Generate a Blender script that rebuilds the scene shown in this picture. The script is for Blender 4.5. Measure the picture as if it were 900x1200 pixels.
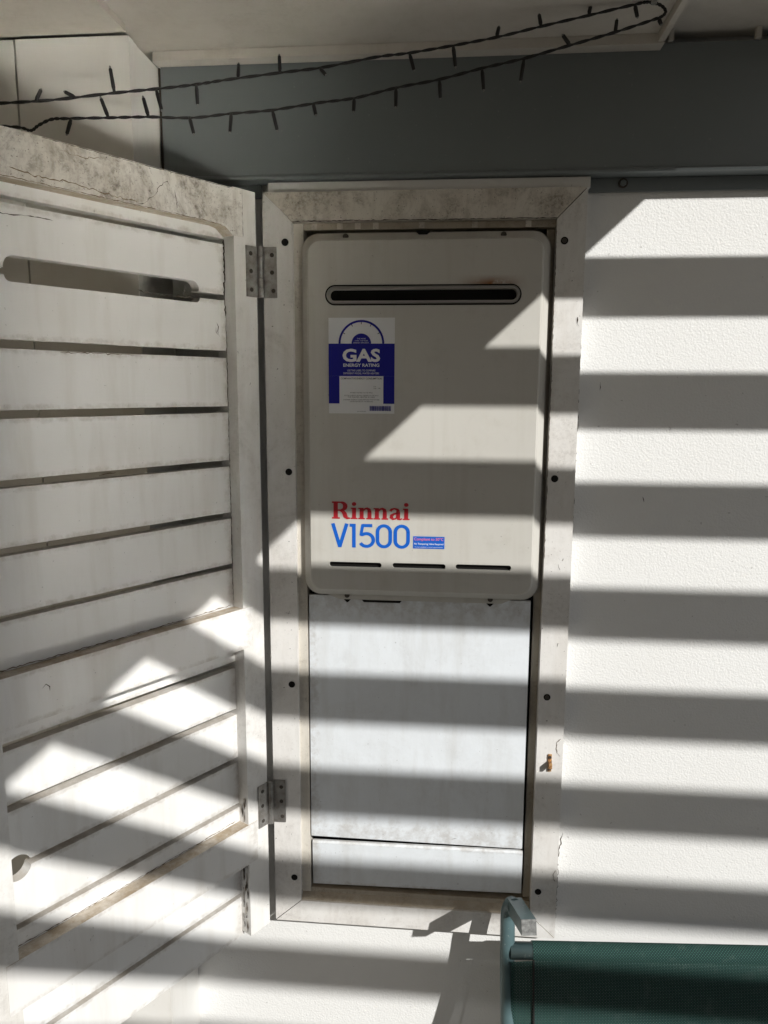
import bpy, bmesh, math, random
from mathutils import Vector, Matrix
random.seed(7)
for o in list(bpy.data.objects): bpy.data.objects.remove(o)
S = bpy.context.scene
COL = S.collection

# ------------------------------------------------------------------ camera
cd = bpy.data.cameras.new('camera'); cam = bpy.data.objects.new('camera', cd); COL.objects.link(cam)
_r = Vector((0.9956388, 0.0931610, 0.0049343)); _u = Vector((-0.0196691, 0.1579188, 0.9872562)); _f = Vector((-0.0911946, 0.9830476, -0.1590625))
M4 = Matrix((( _r.x, _u.x, -_f.x, 0.0543125), (_r.y, _u.y, -_f.y, -1.1376998), (_r.z, _u.z, -_f.z, 1.55), (0, 0, 0, 1)))
cam.matrix_world = M4
cd.sensor_fit = 'VERTICAL'; cd.sensor_height = 24.0; cd.lens = 902.0 / 1200 * 24.0
cd.clip_start = 0.02; cd.clip_end = 500
S.camera = cam
S.render.resolution_x = 768; S.render.resolution_y = 1024

# ------------------------------------------------------------------ sky, sun, exposure
SUN_DIR = Vector((1.0667, -1.163, 1.0)).normalized()
EL = math.asin(SUN_DIR.z); AZ = math.atan2(SUN_DIR.x, SUN_DIR.y)
W = bpy.data.worlds.new('World'); S.world = W; W.use_nodes = True
nt = W.node_tree; nt.nodes.clear()
sky = nt.nodes.new('ShaderNodeTexSky'); sky.sky_type = 'NISHITA'; sky.sun_disc = False
sky.sun_elevation = EL; sky.sun_rotation = AZ
bg = nt.nodes.new('ShaderNodeBackground'); bg.inputs['Strength'].default_value = 0.07
wo = nt.nodes.new('ShaderNodeOutputWorld')
nt.links.new(sky.outputs[0], bg.inputs['Color']); nt.links.new(bg.outputs[0], wo.inputs['Surface'])
sd = bpy.data.lights.new('sun', 'SUN'); sun = bpy.data.objects.new('sun', sd); COL.objects.link(sun)
sd.energy = 4.6; sd.angle = math.radians(0.53); sd.color = (1.0, 0.992, 0.968)
sun.rotation_euler = SUN_DIR.to_track_quat('Z', 'Y').to_euler(); sun.location = (4, -5, 6)
S.view_settings.view_transform = 'Standard'; S.view_settings.look = 'None'
S.view_settings.exposure = 0.2; S.view_settings.gamma = 1.0
S.view_settings.use_curve_mapping = False
S.cycles.max_bounces = 7; S.cycles.diffuse_bounces = 4; S.cycles.glossy_bounces = 3; S.cycles.transmission_bounces = 3; S.cycles.transparent_max_bounces = 6
S.cycles.blur_glossy = 0.0; S.cycles.sample_clamp_indirect = 0.0; S.cycles.caustics_reflective = True

# ------------------------------------------------------------------ helpers
MW = {}                                            # world matrix of every thing and part
I4 = Matrix.Identity(4)
def thing(name, label, cat, loc=(0, 0, 0), rz=0.0, group=None, kind=None):
    o = bpy.data.objects.new(name, None); COL.objects.link(o); o.empty_display_size = 0.05
    o.location = loc; o.rotation_euler = (0, 0, rz)
    o['label'] = label; o['category'] = cat
    if group: o['group'] = group
    MW[o.name] = Matrix.Translation(loc) @ Matrix.Rotation(rz, 4, 'Z')
    return o
def tag(o, label, cat, group=None):
    o['label'] = label; o['category'] = cat
    if group: o['group'] = group
    return o
def link(name, me, mat, parent=None, local=False, smooth=False):
    """link a mesh whose vertices are in world space (or in the parent's space)"""
    o = bpy.data.objects.new(name, me); COL.objects.link(o)
    if parent is not None:
        m = MW[parent.name]
        if not local: me.transform(m.inverted())
        o.parent = parent; MW[o.name] = m
    else: MW[o.name] = I4
    if mat is not None: me.materials.append(mat)
    if smooth:
        for pl in me.polygons: pl.use_smooth = True
    return o
def bm_mesh(bm):
    bmesh.ops.recalc_face_normals(bm, faces=bm.faces)
    me = bpy.data.meshes.new('m'); bm.to_mesh(me); bm.free(); return me
def bevel(bm, w, seg=2, ang=0.6):
    es = [e for e in bm.edges if len(e.link_faces) == 2 and e.calc_face_angle(0) > ang]
    if w > 0 and es: bmesh.ops.bevel(bm, geom=es, offset=w, segments=seg, affect='EDGES', profile=0.6)
def add_box(bm, x0, x1, y0, y1, z0, z1):
    v = [bm.verts.new(c) for c in ((x0,y0,z0),(x1,y0,z0),(x1,y1,z0),(x0,y1,z0),(x0,y0,z1),(x1,y0,z1),(x1,y1,z1),(x0,y1,z1))]
    for f in ((0,3,2,1),(4,5,6,7),(0,1,5,4),(1,2,6,5),(2,3,7,6),(3,0,4,7)): bm.faces.new([v[i] for i in f])
def box(name, x0, x1, y0, y1, z0, z1, mat, parent=None, bv=0.001, local=False, seg=2):
    bm = bmesh.new(); add_box(bm, min(x0,x1), max(x0,x1), min(y0,y1), max(y0,y1), min(z0,z1), max(z0,z1)); bevel(bm, bv, seg)
    return link(name, bm_mesh(bm), mat, parent, local)
def add_prism(bm, poly, y0, y1):
    a = [bm.verts.new((x, y0, z)) for x, z in poly]; b = [bm.verts.new((x, y1, z)) for x, z in poly]
    n = len(poly)
    bm.faces.new(a); bm.faces.new(b[::-1])
    for i in range(n): bm.faces.new((a[i], a[(i+1) % n], b[(i+1) % n], b[i]))
def prism(name, poly, y0, y1, mat, parent=None, bv=0.0, local=False, seg=2):
    """polygon in x,z pushed through y"""
    bm = bmesh.new(); add_prism(bm, poly, y0, y1); bevel(bm, bv, seg)
    return link(name, bm_mesh(bm), mat, parent, local)
def rrect(x0, x1, z0, z1, r, n=6):
    pts = []
    for cx, cz, a0 in ((x1-r, z1-r, 0), (x0+r, z1-r, 90), (x0+r, z0+r, 180), (x1-r, z0+r, 270)):
        for i in range(n+1):
            a = math.radians(a0 + 90*i/n); pts.append((cx + r*math.cos(a), cz + r*math.sin(a)))
    return pts
def add_disc(bm, c, axis, r, h, n=16, r2=None):
    q = Vector(axis).to_track_quat('Z', 'Y').to_matrix().to_4x4()
    bmesh.ops.create_cone(bm, cap_ends=True, segments=n, radius1=r, radius2=r if r2 is None else r2, depth=h,
                          matrix=Matrix.Translation(Vector(c) + Vector(axis).normalized()*h/2) @ q)
def disc(name, c, axis, r, h, mat, parent=None, n=16, r2=None, local=False):
    bm = bmesh.new(); add_disc(bm, c, axis, r, h, n, r2)
    return link(name, bm_mesh(bm), mat, parent, local)
def catmull(pts, k):
    out = []; P = [Vector(q) for q in pts]; P = [P[0]*2-P[1]] + P + [P[-1]*2-P[-2]]
    for i in range(1, len(P)-2):
        for j in range(k):
            t = j/k; a, b, c, d = P[i-1:i+3]
            out.append(0.5*((2*b)+(c-a)*t+(2*a-5*b+4*c-d)*t*t+(3*b-a-3*c+d)*t*t*t))
    out.append(P[-2]); return out
def add_tube(bm, pts, r, n=8, flat=None, up=Vector((0, 0, 1)), caps=True, square=False, rs=None):
    P = [Vector(q) for q in pts]; rings = []
    side = None
    for i, q in enumerate(P):
        t = (P[min(i+1, len(P)-1)] - P[max(i-1, 0)]).normalized()
        if side is None:
            side = t.cross(up)
            if side.length < 1e-3: side = t.cross(Vector((1, 0, 0)))
        side = (side - t*side.dot(t)).normalized(); nn = side.cross(t)
        rr = r if rs is None else rs[i]; ring = []
        for k in range(n):
            a = 2*math.pi*k/n + (math.pi/4 if square else 0)
            ring.append(bm.verts.new(q + side*math.cos(a)*rr + nn*math.sin(a)*rr*(flat or 1)))
        rings.append(ring)
    for i in range(len(rings)-1):
        for k in range(n): bm.faces.new((rings[i][k], rings[i][(k+1) % n], rings[i+1][(k+1) % n], rings[i+1][k]))
    if caps: bm.faces.new(rings[0][::-1]); bm.faces.new(rings[-1])
def tube(name, pts, r, mat, parent=None, n=10, local=False, smooth=True, **k):
    bm = bmesh.new(); add_tube(bm, pts, r, n, **k)
    return link(name, bm_mesh(bm), mat, parent, local, smooth)
def jag(name, pts, wd, mat, parent, axis='y', off=0.0, local=False, amp=0.0012, step=0.004, th=0.0003):
    """a thin irregular dark crack lying on a face of constant y"""
    P = [Vector((a, b)) for a, b in pts]; Q = []
    for a, b in zip(P[:-1], P[1:]):
        n = max(1, int((b-a).length/step))
        for i in range(n):
            Q.append(a + (b-a)*i/n + Vector((random.uniform(-amp, amp), random.uniform(-amp, amp))))
    Q.append(P[-1]); bm = bmesh.new(); L = []; R = []
    for i, q in enumerate(Q):
        t = (Q[min(i+1, len(Q)-1)] - Q[max(i-1, 0)])
        t = t.normalized() if t.length > 1e-9 else Vector((1, 0)); nrm = Vector((-t.y, t.x))
        ww = wd*random.uniform(0.15, 1.0) * (0.25 if i in (0, len(Q)-1) else 1)
        L.append(bm.verts.new((q.x+nrm.x*ww/2, off, q.y+nrm.y*ww/2))); R.append(bm.verts.new((q.x-nrm.x*ww/2, off, q.y-nrm.y*ww/2)))
    for i in range(len(Q)-1): bm.faces.new((L[i], L[i+1], R[i+1], R[i]))
    return link(name, bm_mesh(bm), mat, parent, local)

# ------------------------------------------------------------------ materials
class NT:
    def __init__(s, name, rough=0.5, spec=0.4):
        s.m = bpy.data.materials.new(name); s.m.use_nodes = True; s.t = s.m.node_tree
        s.b = s.t.nodes['Principled BSDF']; s.b.inputs['Roughness'].default_value = rough
        s.b.inputs['Specular IOR Level'].default_value = spec
        s.co = s.t.nodes.new('ShaderNodeTexCoord').outputs['Object']
    def n(s, kind, **k):
        x = s.t.nodes.new(kind)
        for a, b in k.items(): setattr(x, a, b)
        return x
    def lk(s, a, b): s.t.links.new(a, b)
    def vec(s, sc=(1, 1, 1), loc=(0, 0, 0)):
        mp = s.n('ShaderNodeMapping'); mp.inputs['Scale'].default_value = sc; mp.inputs['Location'].default_value = loc
        s.lk(s.co, mp.inputs['Vector']); return mp.outputs[0]
    def noise(s, scale, detail=4, rough=0.55, sc=(1, 1, 1), loc=(0, 0, 0), dist=0.0):
        x = s.n('ShaderNodeTexNoise'); x.inputs['Scale'].default_value = scale; x.inputs['Detail'].default_value = detail
        x.inputs['Roughness'].default_value = rough; x.inputs['Distortion'].default_value = dist
        s.lk(s.vec(sc, loc), x.inputs['Vector']); return x.outputs['Fac']
    def ramp(s, fac, lo, hi, a=0.0, b=1.0):
        x = s.n('ShaderNodeMapRange'); x.clamp = True
        for i, v in zip(('From Min', 'From Max', 'To Min', 'To Max'), (lo, hi, a, b)): x.inputs[i].default_value = v
        s.lk(fac, x.inputs['Value']); return x.outputs[0]
    def mul(s, a, b, op='MULTIPLY'):
        x = s.n('ShaderNodeMath', operation=op)
        for i, v in enumerate((a, b)):
            if isinstance(v, (int, float)): x.inputs[i].default_value = v
            else: s.lk(v, x.inputs[i])
        return x.outputs[0]
    def mix(s, fac, a, b):
        x = s.n('ShaderNodeMix', data_type='RGBA')
        for i, v in (('Factor', fac),):
            if isinstance(v, (int, float)): x.inputs[0].default_value = v
            else: s.lk(v, x.inputs[0])
        for idx, v in ((6, a), (7, b)):
            if isinstance(v, tuple): x.inputs[idx].default_value = (*v, 1)
            else: s.lk(v, x.inputs[idx])
        return x.outputs[2]
    def color(s, c):
        if isinstance(c, tuple): s.b.inputs['Base Color'].default_value = (*c, 1)
        else: s.lk(c, s.b.inputs['Base Color'])
    def bump(s, h, strength=0.2, dist=0.001, chain=None):
        x = s.n('ShaderNodeBump'); x.inputs['Strength'].default_value = strength; x.inputs['Distance'].default_value = dist
        s.lk(h, x.inputs['Height'])
        if chain is not None: s.lk(chain, x.inputs['Normal'])
        s.lk(x.outputs[0], s.b.inputs['Normal']); return x.outputs[0]
    def axis(s, i):
        x = s.n('ShaderNodeSeparateXYZ'); s.lk(s.co, x.inputs[0]); return x.outputs[i]
    def up(s):
        g = s.n('ShaderNodeNewGeometry'); x = s.n('ShaderNodeSeparateXYZ'); s.lk(g.outputs['True Normal'], x.inputs[0])
        return x.outputs[2]

def flat(name, c, rough=0.5, spec=0.4, metal=0.0):
    k = NT(name, rough, spec); k.color(c); k.b.inputs['Metallic'].default_value = metal; return k.m

def paint(name, base, warm, mould=0.0, ledge=0.0, spots=0.3, rough=0.5, grain=(30, 30, 4), crack=0.0, seed=0.0, under=False, edge=0.0, streak=0.22):
    k = NT(name, rough, 0.35); sd_ = (seed, seed*1.7, seed*0.6)
    c = k.mix(k.ramp(k.noise(5, 3, loc=sd_), 0.3, 0.7), base, warm)
    # faint vertical weather streaks
    st = k.ramp(k.noise(1, 4, 0.6, sc=grain, loc=sd_), 0.5, 0.75)
    c = k.mix(k.mul(st, streak), c, (warm[0]*0.72, warm[1]*0.68, warm[2]*0.62))
    if mould:
        big = k.ramp(k.noise(9, 6, 0.7, loc=sd_, dist=1.2), 0.47, 0.66)
        fine = k.ramp(k.noise(150, 5, 0.75, loc=sd_), 0.44, 0.60)
        runs = k.ramp(k.noise(1, 5, 0.65, sc=(75, 75, 14), loc=sd_), 0.5, 0.72)
        c = k.mix(k.mul(big, mould*0.58), c, (0.33, 0.28, 0.22))
        c = k.mix(k.mul(runs, mould*0.48), c, (0.28, 0.235, 0.18))
        c = k.mix(k.mul(k.mul(big, fine), mould*0.8), c, (0.115, 0.092, 0.068))
        c = k.mix(k.mul(k.ramp(k.noise(420, 2, 0.5, loc=sd_), 0.66, 0.72), mould*0.6), c, (0.06, 0.05, 0.04))
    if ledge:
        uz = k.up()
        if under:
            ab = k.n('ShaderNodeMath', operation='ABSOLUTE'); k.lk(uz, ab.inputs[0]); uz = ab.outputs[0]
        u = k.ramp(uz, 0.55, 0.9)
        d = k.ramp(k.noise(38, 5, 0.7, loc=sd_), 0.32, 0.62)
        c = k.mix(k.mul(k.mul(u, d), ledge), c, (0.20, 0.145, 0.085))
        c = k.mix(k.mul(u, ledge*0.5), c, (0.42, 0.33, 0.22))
    if edge:                                         # grubby edges of each board, broken up by noise
        gco = k.n('ShaderNodeTexCoord').outputs['Generated']; gs = k.n('ShaderNodeSeparateXYZ'); k.lk(gco, gs.inputs[0])
        nz = k.noise(60, 5, 0.7, loc=sd_)
        def near(sock, at, wd):
            d_ = k.n('ShaderNodeMath', operation='ABSOLUTE'); k.lk(k.mul(sock, at, 'SUBTRACT'), d_.inputs[0])
            return k.ramp(k.mul(d_.outputs[0], k.mul(nz, wd), 'DIVIDE'), 0.55, 1.25, 1.0, 0.0)
        eg = k.mul(near(gs.outputs[2], 0.0, 0.16), near(gs.outputs[2], 1.0, 0.14), 'MAXIMUM')
        eg = k.mul(eg, near(gs.outputs[0], 0.0, 0.07), 'MAXIMUM')
        c = k.mix(k.mul(k.mul(eg, k.ramp(nz, 0.38, 0.62)), edge), c, (0.26, 0.21, 0.155))
    if spots:
        sp = k.ramp(k.noise(230, 2, 0.5, loc=sd_), 0.735, 0.77)
        c = k.mix(k.mul(sp, spots), c, (0.06, 0.05, 0.04))
    k.color(c)
    h = k.noise(1, 5, 0.6, sc=(240, 240, 60), loc=sd_)
    nb = k.bump(h, 0.12, 0.001)
    k.bump(k.noise(26, 3, loc=sd_), 0.18, 0.004, nb)
    if crack:
        v = k.n('ShaderNodeTexVoronoi', feature='DISTANCE_TO_EDGE'); v.inputs['Scale'].default_value = 22
        k.lk(k.vec(), v.inputs['Vector'])
    return k.m

M = {}
M['white'] = paint('white_paint', (0.70, 0.69, 0.67), (0.66, 0.64, 0.60), spots=0.3, ledge=0.55)
M['slat'] = paint('slat_paint', (0.72, 0.715, 0.70), (0.68, 0.665, 0.635), spots=0.35, ledge=0.35, seed=3.1, edge=0.36, streak=0.38)
M['rail'] = paint('rail_paint', (0.72, 0.71, 0.69), (0.68, 0.66, 0.63), spots=0.4, ledge=0.95, seed=5.2, edge=0.36, streak=0.38)
M['stile'] = paint('stile_paint', (0.71, 0.70, 0.68), (0.66, 0.64, 0.60), mould=0.22, spots=0.5, ledge=0.6, seed=10.3, streak=0.36)
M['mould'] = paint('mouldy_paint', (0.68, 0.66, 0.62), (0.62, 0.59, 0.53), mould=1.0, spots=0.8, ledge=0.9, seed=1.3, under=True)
M['head'] = paint('head_paint', (0.66, 0.63, 0.57), (0.60, 0.56, 0.49), mould=0.95, spots=0.9, ledge=0.7, seed=8.4)
M['jamb'] = paint('jamb_paint', (0.70, 0.685, 0.66), (0.66, 0.635, 0.60), mould=0.25, spots=0.8, ledge=0.6, seed=2.6, streak=0.34)
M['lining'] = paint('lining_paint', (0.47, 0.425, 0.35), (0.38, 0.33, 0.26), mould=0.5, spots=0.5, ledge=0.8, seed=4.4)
M['bead'] = paint('bead_paint', (0.60, 0.565, 0.50), (0.54, 0.50, 0.43), mould=0.35, spots=0.6, ledge=0.6, seed=11.2)
M['column'] = paint('column_paint', (0.72, 0.71, 0.68), (0.69, 0.67, 0.63), spots=0.12, seed=6.6)
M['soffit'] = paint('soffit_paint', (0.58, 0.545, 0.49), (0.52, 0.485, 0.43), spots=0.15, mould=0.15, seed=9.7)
M['panel'] = paint('panel_paint', (0.70, 0.73, 0.755), (0.67, 0.695, 0.715), spots=0.4, rough=0.42, ledge=0.2, seed=7.7, mould=0.10, edge=0.35, streak=0.4)
M['peel'] = paint('peeling_paint', (0.62, 0.58, 0.52), (0.35, 0.28, 0.20), mould=1.0, spots=0.9, seed=12.0)

k = NT('stucco', 0.85, 0.2)                                   # fine textured wall coat
c = k.mix(k.ramp(k.noise(3, 3), 0.3, 0.7), (0.735, 0.73, 0.71), (0.715, 0.705, 0.68))
c = k.mix(k.mul(k.ramp(k.noise(160, 2), 0.745, 0.77), 0.35), c, (0.12, 0.10, 0.08))
k.color(c); nb = k.bump(k.noise(330, 2, 0.55), 0.6, 0.0013); k.bump(k.noise(130, 3), 0.2, 0.002, nb); M['stucco'] = k.m

k = NT('beam_paint', 0.42, 0.45)
c = k.mix(k.ramp(k.noise(7, 4), 0.3, 0.7), (0.150, 0.168, 0.170), (0.162, 0.178, 0.178))
c = k.mix(k.mul(k.ramp(k.noise(1, 4, 0.6, sc=(40, 40, 5)), 0.55, 0.8), 0.25), c, (0.17, 0.18, 0.175))
c = k.mix(k.mul(k.ramp(k.noise(170, 2), 0.72, 0.76), 0.3), c, (0.3, 0.3, 0.28))
k.color(c); k.bump(k.noise(9, 3), 0.15, 0.006); M['beam'] = k.m

k = NT('heater_enamel', 0.36, 0.5)
c = k.mix(k.ramp(k.noise(4, 3), 0.3, 0.7), (0.525, 0.507, 0.463), (0.50, 0.48, 0.435))
c = k.mix(k.mul(k.ramp(k.noise(1, 4, 0.6, sc=(45, 45, 3)), 0.5, 0.78), 0.28), c, (0.34, 0.30, 0.24))
c = k.mix(k.mul(k.ramp(k.noise(22, 5, 0.7), 0.55, 0.75), 0.22), c, (0.32, 0.285, 0.23))
c = k.mix(k.mul(k.ramp(k.noise(190, 2), 0.74, 0.77), 0.35), c, (0.13, 0.10, 0.08))
# rust bleeding above the right half of the flue slot
rx = k.ramp(k.mul(k.mul(k.axis(0), 0.098, 'SUBTRACT'), 0.0, 'ADD'), -0.05, 0.0)
rx2 = k.ramp(k.axis(0), 0.10, 0.15, 1.0, 0.0)
rz = k.ramp(k.axis(2), 1.6965-1.2, 1.708-1.2, 1.0, 0.0); rz2 = k.ramp(k.axis(2), 1.688-1.2, 1.692-1.2)
rust = k.mul(k.mul(k.mul(rx, rx2), k.mul(rz, rz2)), k.ramp(k.noise(70, 4, 0.7), 0.30, 0.5))
c = k.mix(rust, c, (0.23, 0.095, 0.03)); k.color(c)
k.bump(k.noise(13, 3), 0.12, 0.006); M['enamel'] = k.m

M['steel'] = flat('reflector_metal', (0.52, 0.505, 0.47), 0.2, 0.5, 1.0)  # reflectance set for the sunlight bounced by the added table
M['black'] = flat('black_void', (0.012, 0.011, 0.010), 0.8, 0.1)
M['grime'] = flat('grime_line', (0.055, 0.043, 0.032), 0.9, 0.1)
M['dirt'] = flat('brown_dirt', (0.17, 0.125, 0.08), 0.9, 0.1)
M['chip'] = flat('bare_wood_chip', (0.13, 0.095, 0.065), 0.9, 0.1)
M['rim'] = flat('slot_rim_metal', (0.36, 0.34, 0.31), 0.35, 0.5, 0.6)
k = NT('galvanised', 0.42, 0.5); k.b.inputs['Metallic'].default_value = 0.75
k.color(k.mix(k.ramp(k.noise(60, 4, 0.7), 0.35, 0.65), (0.42, 0.41, 0.39), (0.25, 0.225, 0.20))); k.bump(k.noise(120, 3), 0.15, 0.001); M['zinc'] = k.m
k = NT('rusty_brass', 0.6, 0.4); k.color(k.mix(k.ramp(k.noise(160, 3), 0.4, 0.6), (0.42, 0.24, 0.10), (0.20, 0.085, 0.03))); M['rust'] = k.m
M['screw'] = flat('screw_dark', (0.07, 0.06, 0.05), 0.5, 0.4, 0.4)
M['blue'] = flat('print_blue', (0.006, 0.007, 0.23), 0.4, 0.4)
M['lblue'] = flat('print_bright_blue', (0.005, 0.105, 0.50), 0.4, 0.4)
M['red'] = flat('print_red', (0.42, 0.018, 0.028), 0.4, 0.4)
M['pink'] = flat('print_pink', (0.75, 0.20, 0.30), 0.4, 0.4)
M['paper'] = flat('label_white', (0.72, 0.72, 0.72), 0.35, 0.45)
M['ink'] = flat('print_black', (0.05, 0.05, 0.055), 0.5, 0.3)
M['cable'] = flat('cable_rubber', (0.014, 0.013, 0.012), 0.55, 0.4)
k = NT('clear_tip', 0.15, 0.5); k.color((0.75, 0.75, 0.72)); k.b.inputs['Transmission Weight'].default_value = 0.7; M['tip'] = k.m
k = NT('chair_paint', 0.34, 0.5)
c = k.mix(k.ramp(k.noise(30, 3), 0.35, 0.65), (0.078, 0.126, 0.132), (0.066, 0.108, 0.114))
c = k.mix(k.mul(k.ramp(k.noise(150, 3), 0.66, 0.72), 0.5), c, (0.34, 0.36, 0.35)); k.color(c); M['tube'] = k.m
k = NT('tube_end', 0.55, 0.4); k.color(k.mix(k.ramp(k.noise(200, 4), 0.35, 0.65), (0.25, 0.25, 0.24), (0.13, 0.13, 0.125))); k.b.inputs['Metallic'].default_value = 0.3; M['cap'] = k.m

k = NT('green_mesh', 0.75, 0.08)                                # woven sling cloth with pin holes
uvn = k.n('ShaderNodeUVMap'); sx = k.n('ShaderNodeSeparateXYZ'); k.lk(uvn.outputs[0], sx.inputs[0])
def wv(s_, f):
    a = k.mul(s_, f*2*math.pi); return k.n('ShaderNodeMath', operation='SINE'), a
def sine(sock, f, ph=0.0):
    x = k.n('ShaderNodeMath', operation='SINE'); k.lk(k.mul(k.mul(sock, f*2*math.pi), ph, 'ADD'), x.inputs[0]); return x.outputs[0]
pr = k.mul(sine(sx.outputs[0], 225), sine(sx.outputs[1], 225))
pat = k.ramp(pr, -0.35, 0.5)
c = k.mix(pat, (0.002, 0.006, 0.0055), (0.046, 0.104, 0.090))
c = k.mix(k.mul(k.ramp(k.noise(45, 4, 0.65, sc=(1, 1, 1)), 0.55, 0.72), 0.14), c, (0.20, 0.23, 0.20)); k.color(c)
hole = k.ramp(pr, -0.93, -0.80)
tr = k.n('ShaderNodeBsdfTransparent'); mx = k.n('ShaderNodeMixShader'); out = k.t.nodes['Material Output']
k.lk(hole, mx.inputs[0]); k.lk(tr.outputs[0], mx.inputs[1]); k.lk(k.b.outputs[0], mx.inputs[2]); k.lk(mx.outputs[0], out.inputs['Surface'])
k.bump(pat, 0.5, 0.001); M['mesh'] = k.m

k = NT('paving', 0.85, 0.2)
c = k.mix(k.ramp(k.noise(2, 5), 0.3, 0.7), (0.235, 0.23, 0.22), (0.19, 0.187, 0.18)); k.color(c); k.bump(k.noise(60, 4), 0.4, 0.004); M['paving'] = k.m
k = NT('cream_render', 0.85, 0.2); k.color(k.mix(k.ramp(k.noise(3, 4), 0.3, 0.7), (0.50, 0.43, 0.31), (0.45, 0.385, 0.28))); k.bump(k.noise(150, 3), 0.4, 0.002); M['cream'] = k.m
k = NT('fence_wood', 0.8, 0.2)
c = k.mix(k.ramp(k.noise(1, 5, 0.6, sc=(20, 20, 1.5)), 0.35, 0.65), (0.085, 0.078, 0.066), (0.06, 0.055, 0.048)); k.color(c); M['fence'] = k.m
k = NT('batten_paint', 0.6, 0.3); k.color(k.mix(k.ramp(k.noise(12, 3), 0.3, 0.7), (0.60, 0.58, 0.54), (0.52, 0.50, 0.46))); M['batten'] = k.m

WY = 0.0275                                                   # wall surface, the frame stands proud to y = 0

# ------------------------------------------------------------------ ground
g = box('ground', -60, 60, -60, 60, -0.3, 0.0, M['paving'], None, 0); g['kind'] = 'structure'

# ------------------------------------------------------------------ wall with its opening
bm = bmesh.new()
X0, X1, Z0, Z1 = -2.2, 4.5, 0.0, 2.6; ox0, ox1, oz0, oz1 = -0.205, 0.207, 0.695, 1.805
xs = [X0, ox0, ox1, X1]; zs = [Z0, oz0, oz1, Z1]
for y in (WY, WY+0.24):
    vv = [[bm.verts.new((x, y, z)) for z in zs] for x in xs]
    for i in range(3):
        for j in range(3):
            if (i, j) != (1, 1): bm.faces.new((vv[i][j], vv[i+1][j], vv[i+1][j+1], vv[i][j+1]))
    if y == WY: front = vv
    else: back = vv
for (i, j), (i2, j2) in (((1,1),(2,1)), ((2,1),(2,2)), ((2,2),(1,2)), ((1,2),(1,1)), ((0,0),(3,0)), ((3,0),(3,3)), ((3,3),(0,3)), ((0,3),(0,0))):
    if (i, j) in ((0,0),(3,0),(3,3),(0,3)): continue
    bm.faces.new((front[i][j], front[i2][j2], back[i2][j2], back[i][j]))
wall = link('house_wall', bm_mesh(bm), M['stucco']); tag(wall, 'white textured house wall crossed by bright slat stripes, right of the heater', 'wall')
jag('crack', [(0.231, 1.73), (0.2325, 1.5), (0.231, 1.2), (0.2315, 0.95), (0.231, 0.80), (0.2312, 0.682)], 0.0016, M['grime'], wall, off=WY-0.0006, amp=0.0009)
jag('crack', [(0.238, 0.845), (0.232, 0.80), (0.2335, 0.74), (0.232, 0.69)], 0.0016, M['grime'], wall, off=WY-0.0007, amp=0.0016)
for a in ([(0.342, 0.727), (0.344, 0.723)], [(0.263, 1.560), (0.2625, 1.548)], [(0.333, 1.392), (0.335, 1.384)], [(0.115, 0.6665), (0.145, 0.668), (0.165, 0.667)], [(-0.13, 0.668), (-0.13, 0.655)]):
    jag('scratch', a, 0.0014, M['grime'], wall, off=WY-0.0006, amp=0.0007)

# ------------------------------------------------------------------ boxed column at the left
colm = thing('boxed_column', 'boxed white column left of the grey beam, behind the slatted door', 'column', (-0.45, -0.05, 0))
CX = -0.3735; CY = -0.104
box('front_board', -0.5255, CX, CY, CY+0.016, 0, 1.994, M['column'], colm, 0.0015)
box('front_board', -0.95, -0.5285, CY+0.001, CY+0.016, 0, 1.994, M['column'], colm, 0.0015)
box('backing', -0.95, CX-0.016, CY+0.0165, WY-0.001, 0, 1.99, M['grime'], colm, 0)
box('side_board', CX-0.014, CX-0.0005, CY+0.0175, -0.076, 0, 1.9935, M['column'], colm, 0.001)
box('side_board', CX-0.014, CX-0.0015, -0.0752, WY-0.0005, 0, 1.9935, M['column'], colm, 0.001)

# ------------------------------------------------------------------ eave: soffit boards and cornice strip
eave = thing('eave_soffit', 'dull white eave soffit with a cornice strip above the grey beam', 'soffit', (0, 0, 2.0))
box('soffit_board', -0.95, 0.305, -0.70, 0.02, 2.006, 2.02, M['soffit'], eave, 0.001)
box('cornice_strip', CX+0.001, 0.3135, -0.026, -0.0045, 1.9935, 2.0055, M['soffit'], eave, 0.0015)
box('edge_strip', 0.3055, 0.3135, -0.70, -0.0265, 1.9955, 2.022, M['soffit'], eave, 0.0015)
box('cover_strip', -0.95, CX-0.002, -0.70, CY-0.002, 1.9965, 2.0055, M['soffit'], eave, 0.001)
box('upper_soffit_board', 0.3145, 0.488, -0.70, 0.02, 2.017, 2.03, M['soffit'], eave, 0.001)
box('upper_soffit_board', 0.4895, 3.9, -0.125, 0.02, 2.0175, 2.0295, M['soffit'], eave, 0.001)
for x in (0.326, 0.437): box('bracket', x-0.003, x+0.003, -0.010, 0.0, 2.0035, 2.0165, M['soffit'], eave, 0.001)

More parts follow.
